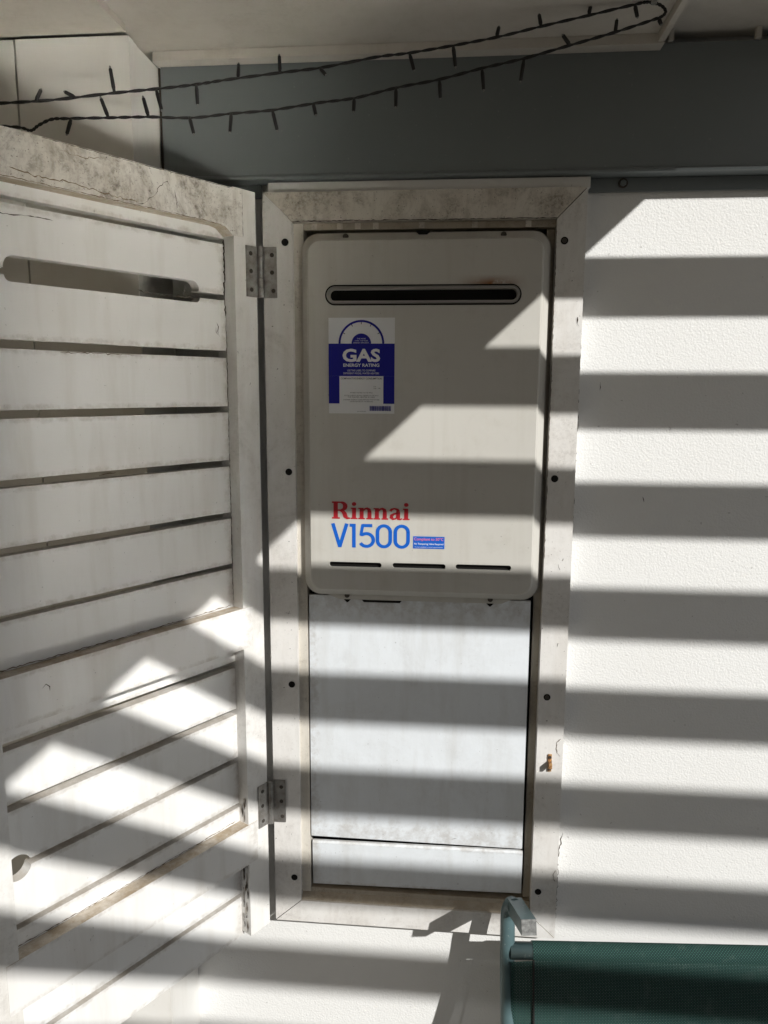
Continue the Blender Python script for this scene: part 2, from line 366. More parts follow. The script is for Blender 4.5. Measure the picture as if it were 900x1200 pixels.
# ------------------------------------------------------------------ grey beam under the soffit
beam = thing('fascia_beam', 'long grey painted metal beam running across the top of the wall', 'beam', (0, 0, 1.84))
BY = -0.004
prof = [(BY, 2.0025), (BY, 1.8475), (BY-0.0022, 1.8462), (BY-0.0028, 1.844), (BY-0.0018, 1.842), (BY+0.001, 1.8412), (WY-0.001, 1.8412), (WY-0.001, 2.0025)]
bm = bmesh.new()
a = [bm.verts.new((CX+0.0035, y, z)) for y, z in prof]; b = [bm.verts.new((3.9, y, z)) for y, z in prof]
bm.faces.new(a); bm.faces.new(b[::-1])
for i in range(len(prof)): bm.faces.new((a[i], a[(i+1) % len(prof)], b[(i+1) % len(prof)], b[i]))
link('web', bm_mesh(bm), M['beam'], beam)
box('flange', CX+0.004, -0.2345, WY-0.006, WY-0.001, 1.8225, 1.8405, M['beam'], beam, 0.001)
box('flange', 0.2335, 3.9, WY-0.006, WY-0.001, 1.8225, 1.8405, M['beam'], beam, 0.001)
for x in (0.2793, 0.9, 1.5):
    s = disc('screw', (x, WY-0.006, 1.8335), (0, -1, 0), 0.0066, 0.0016, M['screw'], beam)
    disc('screw_head', (x, WY-0.0076, 1.8335), (0, -1, 0), 0.0044, 0.0026, M['beam'], s, 6)
box('end_strip', CX+0.0006, CX+0.0028, BY-0.001, WY-0.002, 1.8415, 1.9925, M['grime'], beam, 0)

# ------------------------------------------------------------------ roof edge and batten pergola that stripe the sunlight
H = 2.08; T = 0.86; XR = 1.0667*H - 1.622
roof = thing('porch_roof', 'solid porch roof above the soffit and the column', 'roof', (-1, -0.5, 2.1))
box('roof_sheet', -1.30, XR, -2.25, 0.26, H, H+0.05, M['batten'], roof, 0)
box('roof_sheet', XR+0.0005, 5.5, WY-(H-1.8134)/T, 0.26, H, H+0.05, M['batten'], roof, 0)
perg = thing('batten_pergola', 'white batten pergola overhead shading the wall in stripes', 'pergola', (2, -2, 0))
me0 = None; th = 0.018; P_ = 0.1614
for i in range(12):
    b_ = 1.7358 - i*P_; t_ = 1.6510 - i*P_
    Y1 = (H+th-b_)/T; Y2 = (H-t_)/T
    if me0 is None:
        o = box('batten', XR+0.002, 2.6, WY-Y2, WY-Y1, H, H+th, M['batten'], perg, 0); me0 = o.data; y_first = Y1
    else:
        o = bpy.data.objects.new('batten', me0); COL.objects.link(o); o.parent = perg; o.location = (0, -(Y1-y_first), 0)
box('rafter', 2.52, 2.6, -2.62, 0.0, H+th+0.001, H+0.14, M['batten'], perg, 0)
box('post', 2.52, 2.6, -2.70, -2.622, 0, H+0.14, M['batten'], perg, 0)
# unseen table added as a reflector, its metal top throws sunlight up on the door and the column
tb = thing('reflector_table', 'unseen metal table added to reflect sunlight onto the slatted door', 'table', (-0.05, -0.745, 0), math.atan2(-0.737, 0.676))
box('table_top', 0.90, 1.60, 0.0, 0.40, 0.70, 0.72, M['steel'], tb, 0.002, True)
for i in range(9): box('table_slat', i*0.1, i*0.1+0.058, 0.0, 0.34, 0.708, 0.72, M['steel'], tb, 0.001, True)
for y in (0.03, 0.29): box('table_rail', 0.0, 0.899, y, y+0.03, 0.685, 0.7075, M['steel'], tb, 0.001, True)
for lx in (0.05, 1.55):
    for ly in (0.03, 0.29): box('leg', lx-0.02, lx+0.02, ly-0.02, ly+0.02, 0, 0.6845, M['steel'], tb, 0, True)
sw = box('bounce_wall', -1.5, -1.36, -3.2, 0.02, 0.0, 2.3, M['cream'], None, 0.004); tag(sw, 'unseen cream wall added left of the column to bounce warm light', 'wall')  # unseen, added to bounce warm light in behind the door
# unseen dark fence added behind the camera to cut frontal light
fence = thing('added_dark_fence', 'unseen dark timber fence added behind the camera to dim the front', 'fence', (0, -3.3, 0))
for i in range(39):
    x = -1.5 + i*0.19
    box('paling', x, x+0.184, -3.85, -3.83, 0.02, 2.3, M['fence'], fence, 0)
box('fence_rail', -1.5, 5.9, -3.829, -3.79, 1.4, 1.47, M['fence'], fence, 0)

# ------------------------------------------------------------------ door frame around the heater
fr = thing('door_frame', 'mitred white timber frame around the gas heater recess', 'frame', (0, 0, 0.6745))
XO0, XO1, ZO0, ZO1 = -0.2285, 0.2285, 0.6745, 1.8248; XI0, XI1, ZI0, ZI1 = -0.1855, 0.1885, 0.7125, 1.7842
gq = 0.0007; yb = WY-0.0006
prism('jamb', [(XO0, ZO0+gq), (XI0, ZI0+gq), (XI0, ZI1-gq), (XO0, ZO1-gq)], 0, yb, M['jamb'], fr, 0.0012)
prism('jamb', [(XO1, ZO1-gq), (XI1, ZI1-gq), (XI1, ZI0+gq), (XO1, ZO0+gq)], 0, yb, M['jamb'], fr, 0.0012)
prism('head', [(XO0+gq, ZO1), (XI0+gq, ZI1), (XI1-gq, ZI1), (XO1-gq, ZO1)], -0.0006, yb, M['head'], fr, 0.0012)
prism('sill', [(XO0+gq, ZO0), (XO1-gq, ZO0), (XI1-gq, ZI0), (XI0+gq, ZI0)], -0.0004, yb, M['jamb'], fr, 0.0012)
box('head_flashing', -0.2215, 0.2325, 0.006, WY-0.0065, 1.8254, 1.8395, M['white'], fr, 0.001)
# reveals of the recess
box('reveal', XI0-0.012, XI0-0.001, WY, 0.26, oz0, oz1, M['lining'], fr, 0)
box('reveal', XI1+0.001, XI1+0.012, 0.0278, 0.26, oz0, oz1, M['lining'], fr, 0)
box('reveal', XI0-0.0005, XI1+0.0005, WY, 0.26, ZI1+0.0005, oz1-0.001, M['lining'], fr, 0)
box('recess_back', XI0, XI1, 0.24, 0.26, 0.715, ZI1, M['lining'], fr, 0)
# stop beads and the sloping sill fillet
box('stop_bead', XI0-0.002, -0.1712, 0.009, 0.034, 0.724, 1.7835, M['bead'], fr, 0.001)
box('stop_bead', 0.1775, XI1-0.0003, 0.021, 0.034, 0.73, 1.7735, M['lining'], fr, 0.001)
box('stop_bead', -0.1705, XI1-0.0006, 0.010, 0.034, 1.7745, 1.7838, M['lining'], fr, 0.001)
bm = bmesh.new()
sec = [(0.002, ZI0-0.001), (0.0125, 0.7215), (0.0132, 0.7285), (0.034, 0.7290), (0.034, 0.705), (0.003, 0.705)]
a = [bm.verts.new((XI0+0.0006, y, z)) for y, z in sec]; b = [bm.verts.new((XI1-0.0006, y, z)) for y, z in sec]
bm.faces.new(a); bm.faces.new(b[::-1])
for i in range(len(sec)): bm.faces.new((a[i], a[(i+1) % 6], b[(i+1) % 6], b[i]))
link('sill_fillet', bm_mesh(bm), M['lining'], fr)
# head notches, cracks, dirt lines, screws, latch keeper
for x in (-0.155, -0.118, -0.092, -0.066, 0.0, 0.075, 0.15):
    box('packer', x-0.004, x+0.004, 0.0085, 0.0099, 1.7748, 1.7835, M['head'], fr, 0)
jag('dirt_line', [(XI0, ZI1+0.0008), (0, ZI1+0.0006), (XI1, ZI1+0.0006)], 0.0016, M['grime'], fr, off=-0.0009, amp=0.0005)
jag('dirt_line', [(XI1-0.0004, 1.77), (XI1+0.0002, 1.5), (XI1, 1.3)], 0.0014, M['grime'], fr, off=-0.0004, amp=0.0005)
for q in ([(-0.2035, 1.205), (-0.196, 1.203)], [(-0.2, 1.2), (-0.198, 1.207)], [(0.210, 1.292), (0.211, 1.287), (0.2125, 1.284)], [(0.196, 1.247), (0.203, 1.246)], [(0.2135, 1.17), (0.213, 1.165)], [(0.2225, 1.65), (0.221, 1.642), (0.2245, 1.637)]):
    jag('chip', q, 0.0026, M['grime'], fr, off=-0.0005, amp=0.0008)
for q in ([(0.2245, 1.0165), (0.219, 1.012), (0.218, 1.0), (0.2205, 0.992), (0.2245, 0.988)], [(0.225, 0.795), (0.2215, 0.788), (0.2235, 0.778), (0.2255, 0.775)]):
    jag('chip', q, 0.0012, M['chip'], fr, off=-0.0005, amp=0.0006, step=0.002)
for i, (x, z) in enumerate([(-0.1963, 1.7564), (0.1995, 1.754), (-0.1957, 1.4243), (0.1992, 1.4202), (-0.1959, 1.0875), (0.201, 1.0836), (-0.1964, 0.7536), (0.1993, 0.7555)]):
    s = disc('screw_hole', (x, 0.0, z), (0, -1, 0), 0.0052, 0.0006, M['black'], fr, 18)
    if i in (1, 5): disc('screw_head', (x, -0.0005, z), (0, -1, 0), 0.0036, 0.0008, M['screw'], s, 12)
s = box('latch_keeper', 0.2063, 0.2118, -0.0022, -0.0002, 0.9632, 0.9912, M['rust'], fr, 0.0006)
disc('screw_head', (0.2090, -0.0022, 0.9870), (0, -1, 0), 0.0022, 0.0012, M['screw'], s, 10)
disc('screw_head', (0.2090, -0.0022, 0.9672), (0, -1, 0), 0.0022, 0.0012, M['screw'], s, 10)
box('keeper_lug', 0.2068, 0.2113, -0.014, -0.0022, 0.973, 0.981, M['rust'], s, 0.0008)

# ------------------------------------------------------------------ cover panels below the heater
pc = thing('pipe_cover', 'pale blue-white pipe cover of two panels directly below the heater', 'pipe cover', (0, 0.01, 0.72))
pu = prism('upper_panel', [(-0.1693, 0.8235), (0.1728, 0.8218), (0.1722, 1.2315), (-0.1688, 1.2315)], 0.0105, 0.016, M['panel'], pc, 0.0008)
bm = bmesh.new()
sec = [(0.0150, 0.7345, 0.7402), (0.0125, 0.8100, 0.8122), (0.0150, 0.8128, 0.8150), (0.0190, 0.8128, 0.8150), (0.0190, 0.7345, 0.7402)]
a = [bm.verts.new((-0.1680, y, z)) for y, z, _ in sec]; b = [bm.verts.new((0.1742, y, z)) for y, _, z in sec]
bm.faces.new(a); bm.faces.new(b[::-1])
for i in range(5): bm.faces.new((a[i], a[(i+1) % 5], b[(i+1) % 5], b[i]))
bevel(bm, 0.0006)
pl = link('lower_panel', bm_mesh(bm), M['panel'], pc)
box('dark_gap_sheet', -0.170, 0.1768, 0.030, 0.033, 0.73, 1.243, M['black'], pc, 0)  # black sheet, paints the darkness of the gaps around the panels
jag('scratch', [(0.06, 0.832), (0.068, 0.833)], 0.001, M['grime'], pu, off=0.0102)

# ------------------------------------------------------------------ gas water heater
ht = thing('gas_water_heater', 'beige wall-mounted gas water heater with blue energy label and red lettering', 'water heater', (0, 0, 1.2))
YF = -0.012; YS = 0.011
box('body', -0.168, 0.176, 0.0352, 0.2, 1.245, 1.76, M['enamel'], ht, 0.004)
prism('skirt', rrect(-0.1752, 0.1832, 1.2330, 1.7700, 0.026, 8), YS, 0.035, M['enamel'], ht, 0.0015)
# pressed front cover: rolled edge from skirt to raised face, with a slot
bm = bmesh.new(); N_ = 12
rings = []
for y, ins, r in ((YS+0.0005, 0.0015, 0.025), (YS-0.006, 0.0022, 0.025), (YF+0.006, 0.0115, 0.02), (YF+0.0012, 0.0130, 0.0185), (YF, 0.0146, 0.0175)):
    rings.append([bm.verts.new((x, y, z)) for x, z in rrect(-0.1752+ins, 0.1832-ins, 1.2330+ins*1.0, 1.7700-ins, r, N_)])
for a, b in zip(rings[:-1], rings[1:]):
    for i in range(len(a)): bm.faces.new((a[i], a[(i+1) % len(a)], b[(i+1) % len(a)], b[i]))
# the flat front, with real openings for the flue slot and the three air slots
SL = (-0.1300, 0.1357, 1.6730, 1.6885)
vents = [(-0.1328, -0.0536, 1.2822, 1.2902), (-0.0368, 0.0425, 1.2826, 1.2906), (0.0577, 0.1395, 1.2830, 1.2910)]
holes = [rrect(*SL, 0.0074, 6)] + [rrect(*v, 0.0034, 4) for v in vents]
es = [bm.edges.get((rings[-1][i], rings[-1][(i+1) % len(rings[-1])])) for i in range(len(rings[-1]))]
hole_e = []
for hp in holes:
    hv = [bm.verts.new((x, YF, z)) for x, z in hp]; hb = [bm.verts.new((x, YF+(0.010 if hp is holes[0] else 0.005), z)) for x, z in hp]; n = len(hv)
    for i in range(n):
        es.append(bm.edges.new((hv[i], hv[(i+1) % n])))
        bm.faces.new((hv[i], hv[(i+1) % n], hb[(i+1) % n], hb[i]))
bmesh.ops.triangle_fill(bm, use_beauty=True, use_dissolve=False, edges=es, normal=(0, -1, 0))
me = bm_mesh(bm); fc = link('front_cover', me, M['enamel'], ht)
box('flue_void', -0.15, 0.155, YF+0.0105, YS+0.02, 1.655, 1.705, M['black'], ht, 0)
box('air_void', -0.15, 0.155, YF+0.0055, YS+0.02, 1.276, 1.296, M['black'], ht, 0)
# slot rim: a raised oval ring
def ring_pts(x0, x1, z0, z1, r): return rrect(x0, x1, z0, z1, r, 8)
bm = bmesh.new()
lay = [ring_pts(-0.1300, 0.1357, 1.6730, 1.6885, 0.0077), ring_pts(-0.1306, 0.1363, 1.6724, 1.6891, 0.0083), ring_pts(-0.1336, 0.1393, 1.6694, 1.6921, 0.0113), ring_pts(-0.1344, 0.1401, 1.6686, 1.6929, 0.0121)]
ys = [YF+0.004, YF-0.0022, YF-0.0022, YF-0.0003]; R_ = [[bm.verts.new((x, y, z)) for x, z in l] for l, y in zip(lay, ys)]
for a, b in zip(R_[:-1], R_[1:]):
    for i in range(len(a)): bm.faces.new((a[i], a[(i+1) % len(a)], b[(i+1) % len(a)], b[i]))
rim = link('slot_rim', bm_mesh(bm), M['rim'], ht)
bm = bmesh.new()
A_ = ring_pts(-0.1345, 0.1402, 1.6685, 1.6930, 0.0122); B_ = ring_pts(-0.1364, 0.1418, 1.6664, 1.6949, 0.0140)
va = [bm.verts.new((x, YF-0.0004, z)) for x, z in A_]; vb = [bm.verts.new((x, YF-0.0004, z)) for x, z in B_]
for i in range(len(va)): bm.faces.new((va[i], va[(i+1) % len(va)], vb[(i+1) % len(va)], vb[i]))
link('gasket', bm_mesh(bm), M['black'], rim)
for x in (-0.1078, 0.1152):
    s = disc('fixing_screw', (x, 0.0015, 1.7628), (0, -1, 0), 0.0042, 0.0045, M['screw'], ht, 12)
prism('hook_notch', [(-0.008, 1.7700), (0.012, 1.7700), (0.008, 1.7650), (-0.004, 1.7650)], 0.0005, 0.008, M['black'], ht)
# lower mounting flange with screws and slots
prism('mounting_flange', [(-0.147, 1.2365), (0.150, 1.2365), (0.128, 1.2265), (-0.121, 1.2265)], 0.0085, 0.0125, M['enamel'], ht, 0.0006)
for x in (-0.1085, 0.1110):
    disc('fixing_screw', (x, 0.0085, 1.2335), (0, -1, 0), 0.0040, 0.0028, M['screw'], ht, 12)
    prism('keyhole', [(x-0.0055, 1.2262), (x+0.0055, 1.2262), (x+0.001, 1.2215), (x-0.001, 1.2215)], 0.0092, 0.0103, M['black'], ht)
prism('drain_slot', [(-0.086, 1.2262), (-0.024, 1.2262), (-0.027, 1.2225), (-0.083, 1.2225)], 0.0093, 0.0104, M['black'], ht)
jag('scratch', [(0.075, 1.4365), (0.103, 1.4375)], 0.0009, M['rim'], ht, off=YF-0.0003, amp=0.0003)

# ---- printing on the heater
def text(body, x, z, size, mat, parent, y, align='LEFT', bold=0.0, sx=1.0, name='lettering', fit=None):
    cu = bpy.data.curves.new('t', 'FONT'); cu.body = body; cu.size = 1.0; cu.align_x = 'LEFT'; cu.offset = bold; cu.resolution_u = 3
    ob = bpy.data.objects.new('t', cu); COL.objects.link(ob)
    dg = bpy.context.evaluated_depsgraph_get(); me = bpy.data.meshes.new_from_object(ob.evaluated_get(dg))
    bpy.data.objects.remove(ob); bpy.data.curves.remove(cu)
    xs = [v.co.x for v in me.vertices]; zs = [v.co.y for v in me.vertices]
    if not xs: return None
    w0, w1, h0, h1 = min(xs), max(xs), min(zs), max(zs)
    s = size/(h1-h0); wx = (fit/(w1-w0)) if fit else s*sx
    wid = (w1-w0)*wx; xx = x - (wid/2 if align == 'CENTER' else 0)
    for v in me.vertices: v.co = Vector((xx + (v.co.x-w0)*wx, y, z + (v.co.y-h0)*s))
    return link(name, me, mat, parent)
LX0, LX1, LZ0, LZ1 = -0.1318, -0.0358, 1.5130, 1.6493; LW = LX1-LX0; LH = LZ1-LZ0
lab = box('rating_label', LX0, LX1, YF-0.0005, YF-0.00005, LZ0, LZ1, M['paper'], ht, 0)
def lp(u, v): return (LX0 + u*LW, LZ1 - v*LH)          # label coordinates, v downwards
def sheet(name, polys, mat, parent, y):
    bm = bmesh.new()
    for poly in polys: bm.faces.new([bm.verts.new((x, y, z)) for x, z in poly])
    return link(name, bm_mesh(bm), mat, parent)
def rect(u0, u1, v0, v1): return [lp(u0, v1), lp(u1, v1), lp(u1, v0), lp(u0, v0)]
ya, yc = YF-0.0008, YF-0.0011
sheet('blue_field', [rect(0, 1, 0.267, 0.605), rect(0, 0.163, 0.6052, 0.895), rect(0.832, 1, 0.6052, 0.895)], M['blue'], lab, ya)
cu_, cv_ = 0.497, 0.2665
def arc(ri, ro, n=28):
    c = lp(cu_, cv_); P = []
    for i in range(n):
        a0 = math.pi*i/n; a1 = math.pi*(i+1)/n
        q = [(c[0]+r*math.cos(a), c[1]+r*math.sin(a)) for r, a in ((ri, a0), (ro, a0), (ro, a1), (ri, a1))]
        P.append(q if ri > 0 else q[1:3]+[c])
    return P
sheet('gauge_arc', arc(0.0302, 0.0332), M['blue'], lab, ya)
sheet('gauge_hub', arc(0, 0.0142), M['blue'], lab, ya)
c = lp(cu_, cv_); tk = []
for d in (30, 62, 90, 118, 150):
    a = math.radians(d); ux, uz = math.cos(a), math.sin(a)
    tk.append([(c[0]+r*ux+s*uz, c[1]+r*uz-s*ux) for r, s in ((0.0272, -0.0005), (0.0303, -0.0005), (0.0303, 0.0005), (0.0272, 0.0005))])
sheet('gauge_ticks', tk, M['ink'], lab, ya)
def ltext(b, u, v, h, fit, mat, bold=0.0): x, z = lp(u, v); text(b, x, z, h, mat, lab, yc, 'CENTER', bold, fit=fit)
ltext('THE MORE', 0.497, 0.222, 0.0017, 0.013, M['paper']); ltext('STARS, THE MORE', 0.497, 0.244, 0.0017, 0.019, M['paper']); ltext('ENERGY EFFICIENT', 0.497, 0.2635, 0.0017, 0.0225, M['paper'])
ltext('GAS', 0.497, 0.458, 0.0188, 0.0548, M['paper'], 0.035)
ltext('ENERGY RATING', 0.497, 0.508, 0.0046, 0.0525, M['paper'], 0.022)
ltext('USE THIS LABEL TO COMPARE', 0.497, 0.556, 0.0026, 0.041, M['paper']); ltext('DIFFERENT MODEL WATER HEATERS', 0.497, 0.586, 0.0026, 0.052, M['paper'])
ltext('COMPARATIVE ENERGY CONSUMPTION', 0.497, 0.640, 0.0026, 0.060, M['ink'], 0.012)
ltext('MJ', 0.70, 0.718, 0.0013, 0.003, M['ink']); ltext('MJ / YR', 0.74, 0.742, 0.0020, 0.010, M['ink'])
ltext('WHEN TESTED TO AS 4552', 0.497, 0.786, 0.0017, 0.033, M['ink'])
ltext('ACTUAL ENERGY USE WILL DEPEND ON THE WAY', 0.497, 0.816, 0.0017, 0.050, M['ink']); ltext('THE WATER HEATER IS USED', 0.497, 0.833, 0.0017, 0.040, M['ink'])
ltext('COMPARE ENERGY CONSUMPTION WITH OTHER', 0.497, 0.860, 0.0017, 0.053, M['ink']); ltext('WATER HEATERS OF THE SAME SIZE', 0.497, 0.879, 0.0017, 0.034, M['ink'])
ltext('AGA APPROVED', 0.50, 0.983, 0.0013, 0.013, M['ink'])
bars = []; u = 0.625; rnd = random.Random(3)
while u < 0.945:
    w_ = rnd.choice((0.006, 0.010, 0.014)); bars.append(rect(u, min(u+w_, 0.948), 0.918, 0.972)); u += w_ + rnd.choice((0.005, 0.008))
sheet('barcode', bars, M['blue'], lab, ya)

# red serif brand lettering, drawn as outlines in a 100-unit em
def poly_obj(name, polys, mat, parent, y, X, Z, s, sz=None):
    bm = bmesh.new()
    for i, poly in enumerate(polys):
        yy_ = y - 0.00002*(i % 5)
        bm.faces.new([bm.verts.new((X + a*s, yy_, Z + b*(sz or s))) for a, b in poly])
    bmesh.ops.triangulate(bm, faces=bm.faces)
    return link(name, bm_mesh(bm), mat, parent)
def band(pts, wds):
    """calligraphic stroke: list of quads along pts with widths"""
    P = [Vector(q) for q in pts]; L = []; R = []
    for i, q in enumerate(P):
        t = (P[min(i+1, len(P)-1)] - P[max(i-1, 0)]).normalized(); nn = Vector((-t.y, t.x)); w_ = wds[i]/2
        L.append(q + nn*w_); R.append(q - nn*w_)
    return [[tuple(L[i]), tuple(L[i+1]), tuple(R[i+1]), tuple(R[i])] for i in range(len(P)-1)]
def arcp(cx, cz, rx, rz, a0, a1, n=8): return [(cx+rx*math.cos(math.radians(a0+(a1-a0)*i/n)), cz+rz*math.sin(math.radians(a0+(a1-a0)*i/n))) for i in range(n+1)]
def R4(x0, x1, z0, z1): return [(x0, z0), (x1, z0), (x1, z1), (x0, z1)]
def ch_R(x):
    o = [R4(x+8, x+30, 0, 100), R4(x, x+40, 0, 9), R4(x, x+34, 91, 100)]
    o += band([(x+28, 95.5), (x+44, 95.5)] + arcp(x+46, 73, 21, 22, 85, -85, 8) + [(x+44, 50), (x+28, 50)], [9, 9]+[12, 15, 19, 22, 23, 22, 19, 15, 11]+[9, 9])
    o += band([(x+40, 50), (x+54, 44), (x+63, 32), (x+68, 14), (x+78, 4), (x+92, 5)], [8, 18, 22, 22, 14, 7]); return o, 92
def ch_i(x): return [R4(x+7, x+27, 0, 66), R4(x, x+34, 0, 8), R4(x, x+20, 59, 66), arcp(x+17, 87, 11.5, 11.5, 0, 360, 12)[:-1]], 36
def ch_n(x):
    o = [R4(x+7, x+27, 0, 66), R4(x, x+33, 0, 8), R4(x, x+20, 59, 66), R4(x+46, x+66, 0, 46), R4(x+40, x+73, 0, 8)]
    o += band([(x+26, 50), (x+33, 60), (x+44, 63), (x+53, 57), (x+56, 44)], [7, 10, 13, 18, 20]); return o, 74
def ch_a(x):
    o = [R4(x+36, x+56, 12, 46)]
    o += band([(x+8, 50), (x+14, 60), (x+28, 64.5), (x+42, 60), (x+46, 46)], [15, 12, 9, 14, 20])
    o += band([(x+44, 38), (x+26, 34), (x+14, 25), (x+13, 13), (x+21, 4), (x+32, 6), (x+42, 16)], [9, 12, 17, 20, 12, 9, 7])
    o += band([(x+46, 16), (x+48, 6), (x+57, 3), (x+66, 8)], [20, 16, 10, 6]); return o, 67
polys = []; x = 0
for f in (ch_R, ch_i, ch_n, ch_n, ch_a, ch_i): q, a = f(x); polys += q; x += a + 2
poly_obj('brand_lettering', polys, M['red'], ht, YF-0.0003, -0.1284, 1.3563, 0.1165/(x-4), 0.0262/100)
# bright blue model number, even rounded strokes
def strokes(pts, w_): return band(pts, [w_]*len(pts))
polys = []; w_ = 13
polys += strokes([(5, 100), (30, 3)], w_) + strokes([(30, 3), (56, 100)], w_) + [[(23.5, 0), (37, 0), (34, 12), (27, 12)]]
polys += strokes([(66, 93.5), (88, 93.5)], w_) + strokes([(81.5, 100), (81.5, 0)], w_)
polys += strokes([(148, 93.5), (112, 93.5)], w_) + strokes([(114, 98), (107, 52)], w_-2) + strokes([(105, 56)] + arcp(127, 33, 25, 27, 125, -150, 16), w_)
for cx in (190, 254):
    polys += strokes(arcp(cx, 68, 23, 26, 0, 180, 12), w_) + strokes(arcp(cx, 32, 23, 26, 180, 360, 12), w_) + [R4(cx-29.5, cx-16.5, 31, 69), R4(cx+16.5, cx+29.5, 31, 69)]
poly_obj('model_lettering', polys, M['lblue'], ht, YF-0.0003, -0.1292, 1.3130, 0.1183/284, 0.0362/100)
st = box('temperature_sticker', -0.0063, 0.0404, YF-0.0004, YF-0.00005, 1.3138, 1.3322, M['lblue'], ht, 0)
text('Compliant to 50°C', 0.0170, 1.3248, 0.0058, M['pink'], st, YF-0.0007, 'CENTER', 0.012, fit=0.0435)
text('No Tempering Valve Required', 0.0170, 1.3188, 0.0036, M['paper'], st, YF-0.0007, 'CENTER', 0.015, fit=0.0435)
text('To be installed to local requirements', 0.0170, 1.3148, 0.0021, M['paper'], st, YF-0.0007, 'CENTER', 0.0, fit=0.0420)

# ------------------------------------------------------------------ open slatted door
A = math.radians(32.4)
dr = thing('slatted_door', 'open white slatted timber door with mouldy top rail, hinged on the left', 'door', (-0.2355, -0.005, 0.665), math.atan2(-math.cos(A), -math.sin(A)))
DZ = 0.665                                     # door space: x along the door from the hinge, +y out of the seen face, z from the bottom
def dbox(name, u0, u1, y0, y1, z0, z1, mat, bv=0.0012, parent=None): return box(name, u0, u1, y0, y1, z0-DZ, z1-DZ, mat, parent or dr, bv, True)
D_ = -0.021; TB = -0.039
st1 = dbox('stile', 0.003, 0.0445, TB, 0.0, 0.674, 1.8235, M['stile'])
st2 = dbox('stile', 0.4125, 0.457, TB, 0.0, 0.674, 1.8235, M['stile'])
tr_ = prism('top_rail', [(0.0285, 1.8215-DZ), (0.0285, 1.7588-DZ), (0.0475, 1.7588-DZ), (0.052, 1.7625-DZ), (0.060, 1.7680-DZ), (0.072, 1.7700-DZ), (0.4285, 1.7700-DZ), (0.4285, 1.8215-DZ)], D_+0.0008, 0.0008, M['mould'], dr, 0.0014, True)
mr = dbox('middle_rail', 0.0265, 0.4285, D_+0.0008, 0.0008, 1.158, 1.2215, M['rail'])
lr = dbox('lower_rail', 0.0265, 0.4285, D_+0.0008, 0.0008, 0.8015, 0.8685, M['rail'])
zs = [(1.819, 1.7565), (1.7487, 1.6800), (1.6717, 1.6020), (1.5915, 1.5229), (1.5133, 1.4443), (1.4348, 1.3665), (1.3568, 1.2881), (1.2805, 1.2115), (1.2030, 1.1340), (1.1235, 1.0570), (1.0473, 0.9770), (0.9685, 0.8993), (0.8922, 0.8225), (0.8135, 0.7427), (0.7346, 0.6655)]
U0, U1 = 0.0395, 0.4165
for i, (zt, zb) in enumerate(zs):
    t = zt-DZ; b = zb-DZ; yo = D_ + random.uniform(-0.0008, 0.0004)
    u0 = U0+random.uniform(0, 0.0006)
    if i == 1:     # handle slot cut out of its lower edge
        zc = 1.694-DZ; pts = [(u0, t), (u0, b), (0.094, b)] + [(0.0905+0.0125-0.0125*math.cos(a), zc-0.0125+0.0125*math.sin(a)) for a in [math.radians(d) for d in range(0, 91, 18)]] + [(0.349, zc)] + [(0.349+0.0125*math.sin(a), zc-0.0125+0.0125*math.cos(a)) for a in [math.radians(d) for d in range(18, 91, 18)]] + [(0.3615, b), (U1, b), (U1, t)]
        prism('slat', pts, yo, TB+0.002, M['slat'], dr, 0.0010, True)
    elif i == 2:   # and out of the upper edge of the next
        zc = 1.6648-DZ; pts = [(u0, b), (u0, t), (0.0905, t)] + [(0.0905+0.007-0.007*math.cos(a), zc+0.007-0.007*math.sin(a)) for a in [math.radians(d) for d in range(0, 91, 18)]] + [(0.3545, zc)] + [(0.3545+0.007*math.sin(a), zc+0.007-0.007*math.cos(a)) for a in [math.radians(d) for d in range(18, 91, 18)]] + [(U1, t), (U1, b)]
        prism('slat', pts, yo, TB+0.002, M['slat'], dr, 0.0010, True)
    elif i in (10, 11):   # finger hole near the far stile
        c0, c1, r = 0.3955, 0.9715-DZ, 0.0165; e = b if i == 10 else t; dz = e - c1; hw = math.sqrt(r*r-dz*dz)
        a0 = math.atan2(dz, -hw); a1 = math.atan2(dz, hw)
        if i == 10: aa = [a0 + (a1-a0)*k_/10 for k_ in range(11)]
        else:
            if a0 > 0: a0 -= 2*math.pi
            aa = [a0 + ((a1 if a1 > a0 else a1+2*math.pi)-a0)*k_/14 for k_ in range(15)] if False else [a0 + (a1-a0)*k_/14 for k_ in range(15)]
        arc_ = [(c0+r*math.cos(a), c1+r*math.sin(a)) for a in aa]
        arc_ = [q for q in arc_ if q[0] < U1]
        o_ = t if i == 10 else b
        prism('slat', [(u0, o_), (u0, e)] + arc_ + ([(U1, e)] if arc_[-1][0] < U1 and abs(arc_[-1][1]-e) < 1e-6 else [(U1, arc_[-1][1])]) + [(U1, o_)], yo, TB+0.002, M['slat'], dr, 0.0, True)
    else:
        box('slat', u0, U1, yo, TB+0.002, b, t, M['slat'], dr, 0.0012, True)
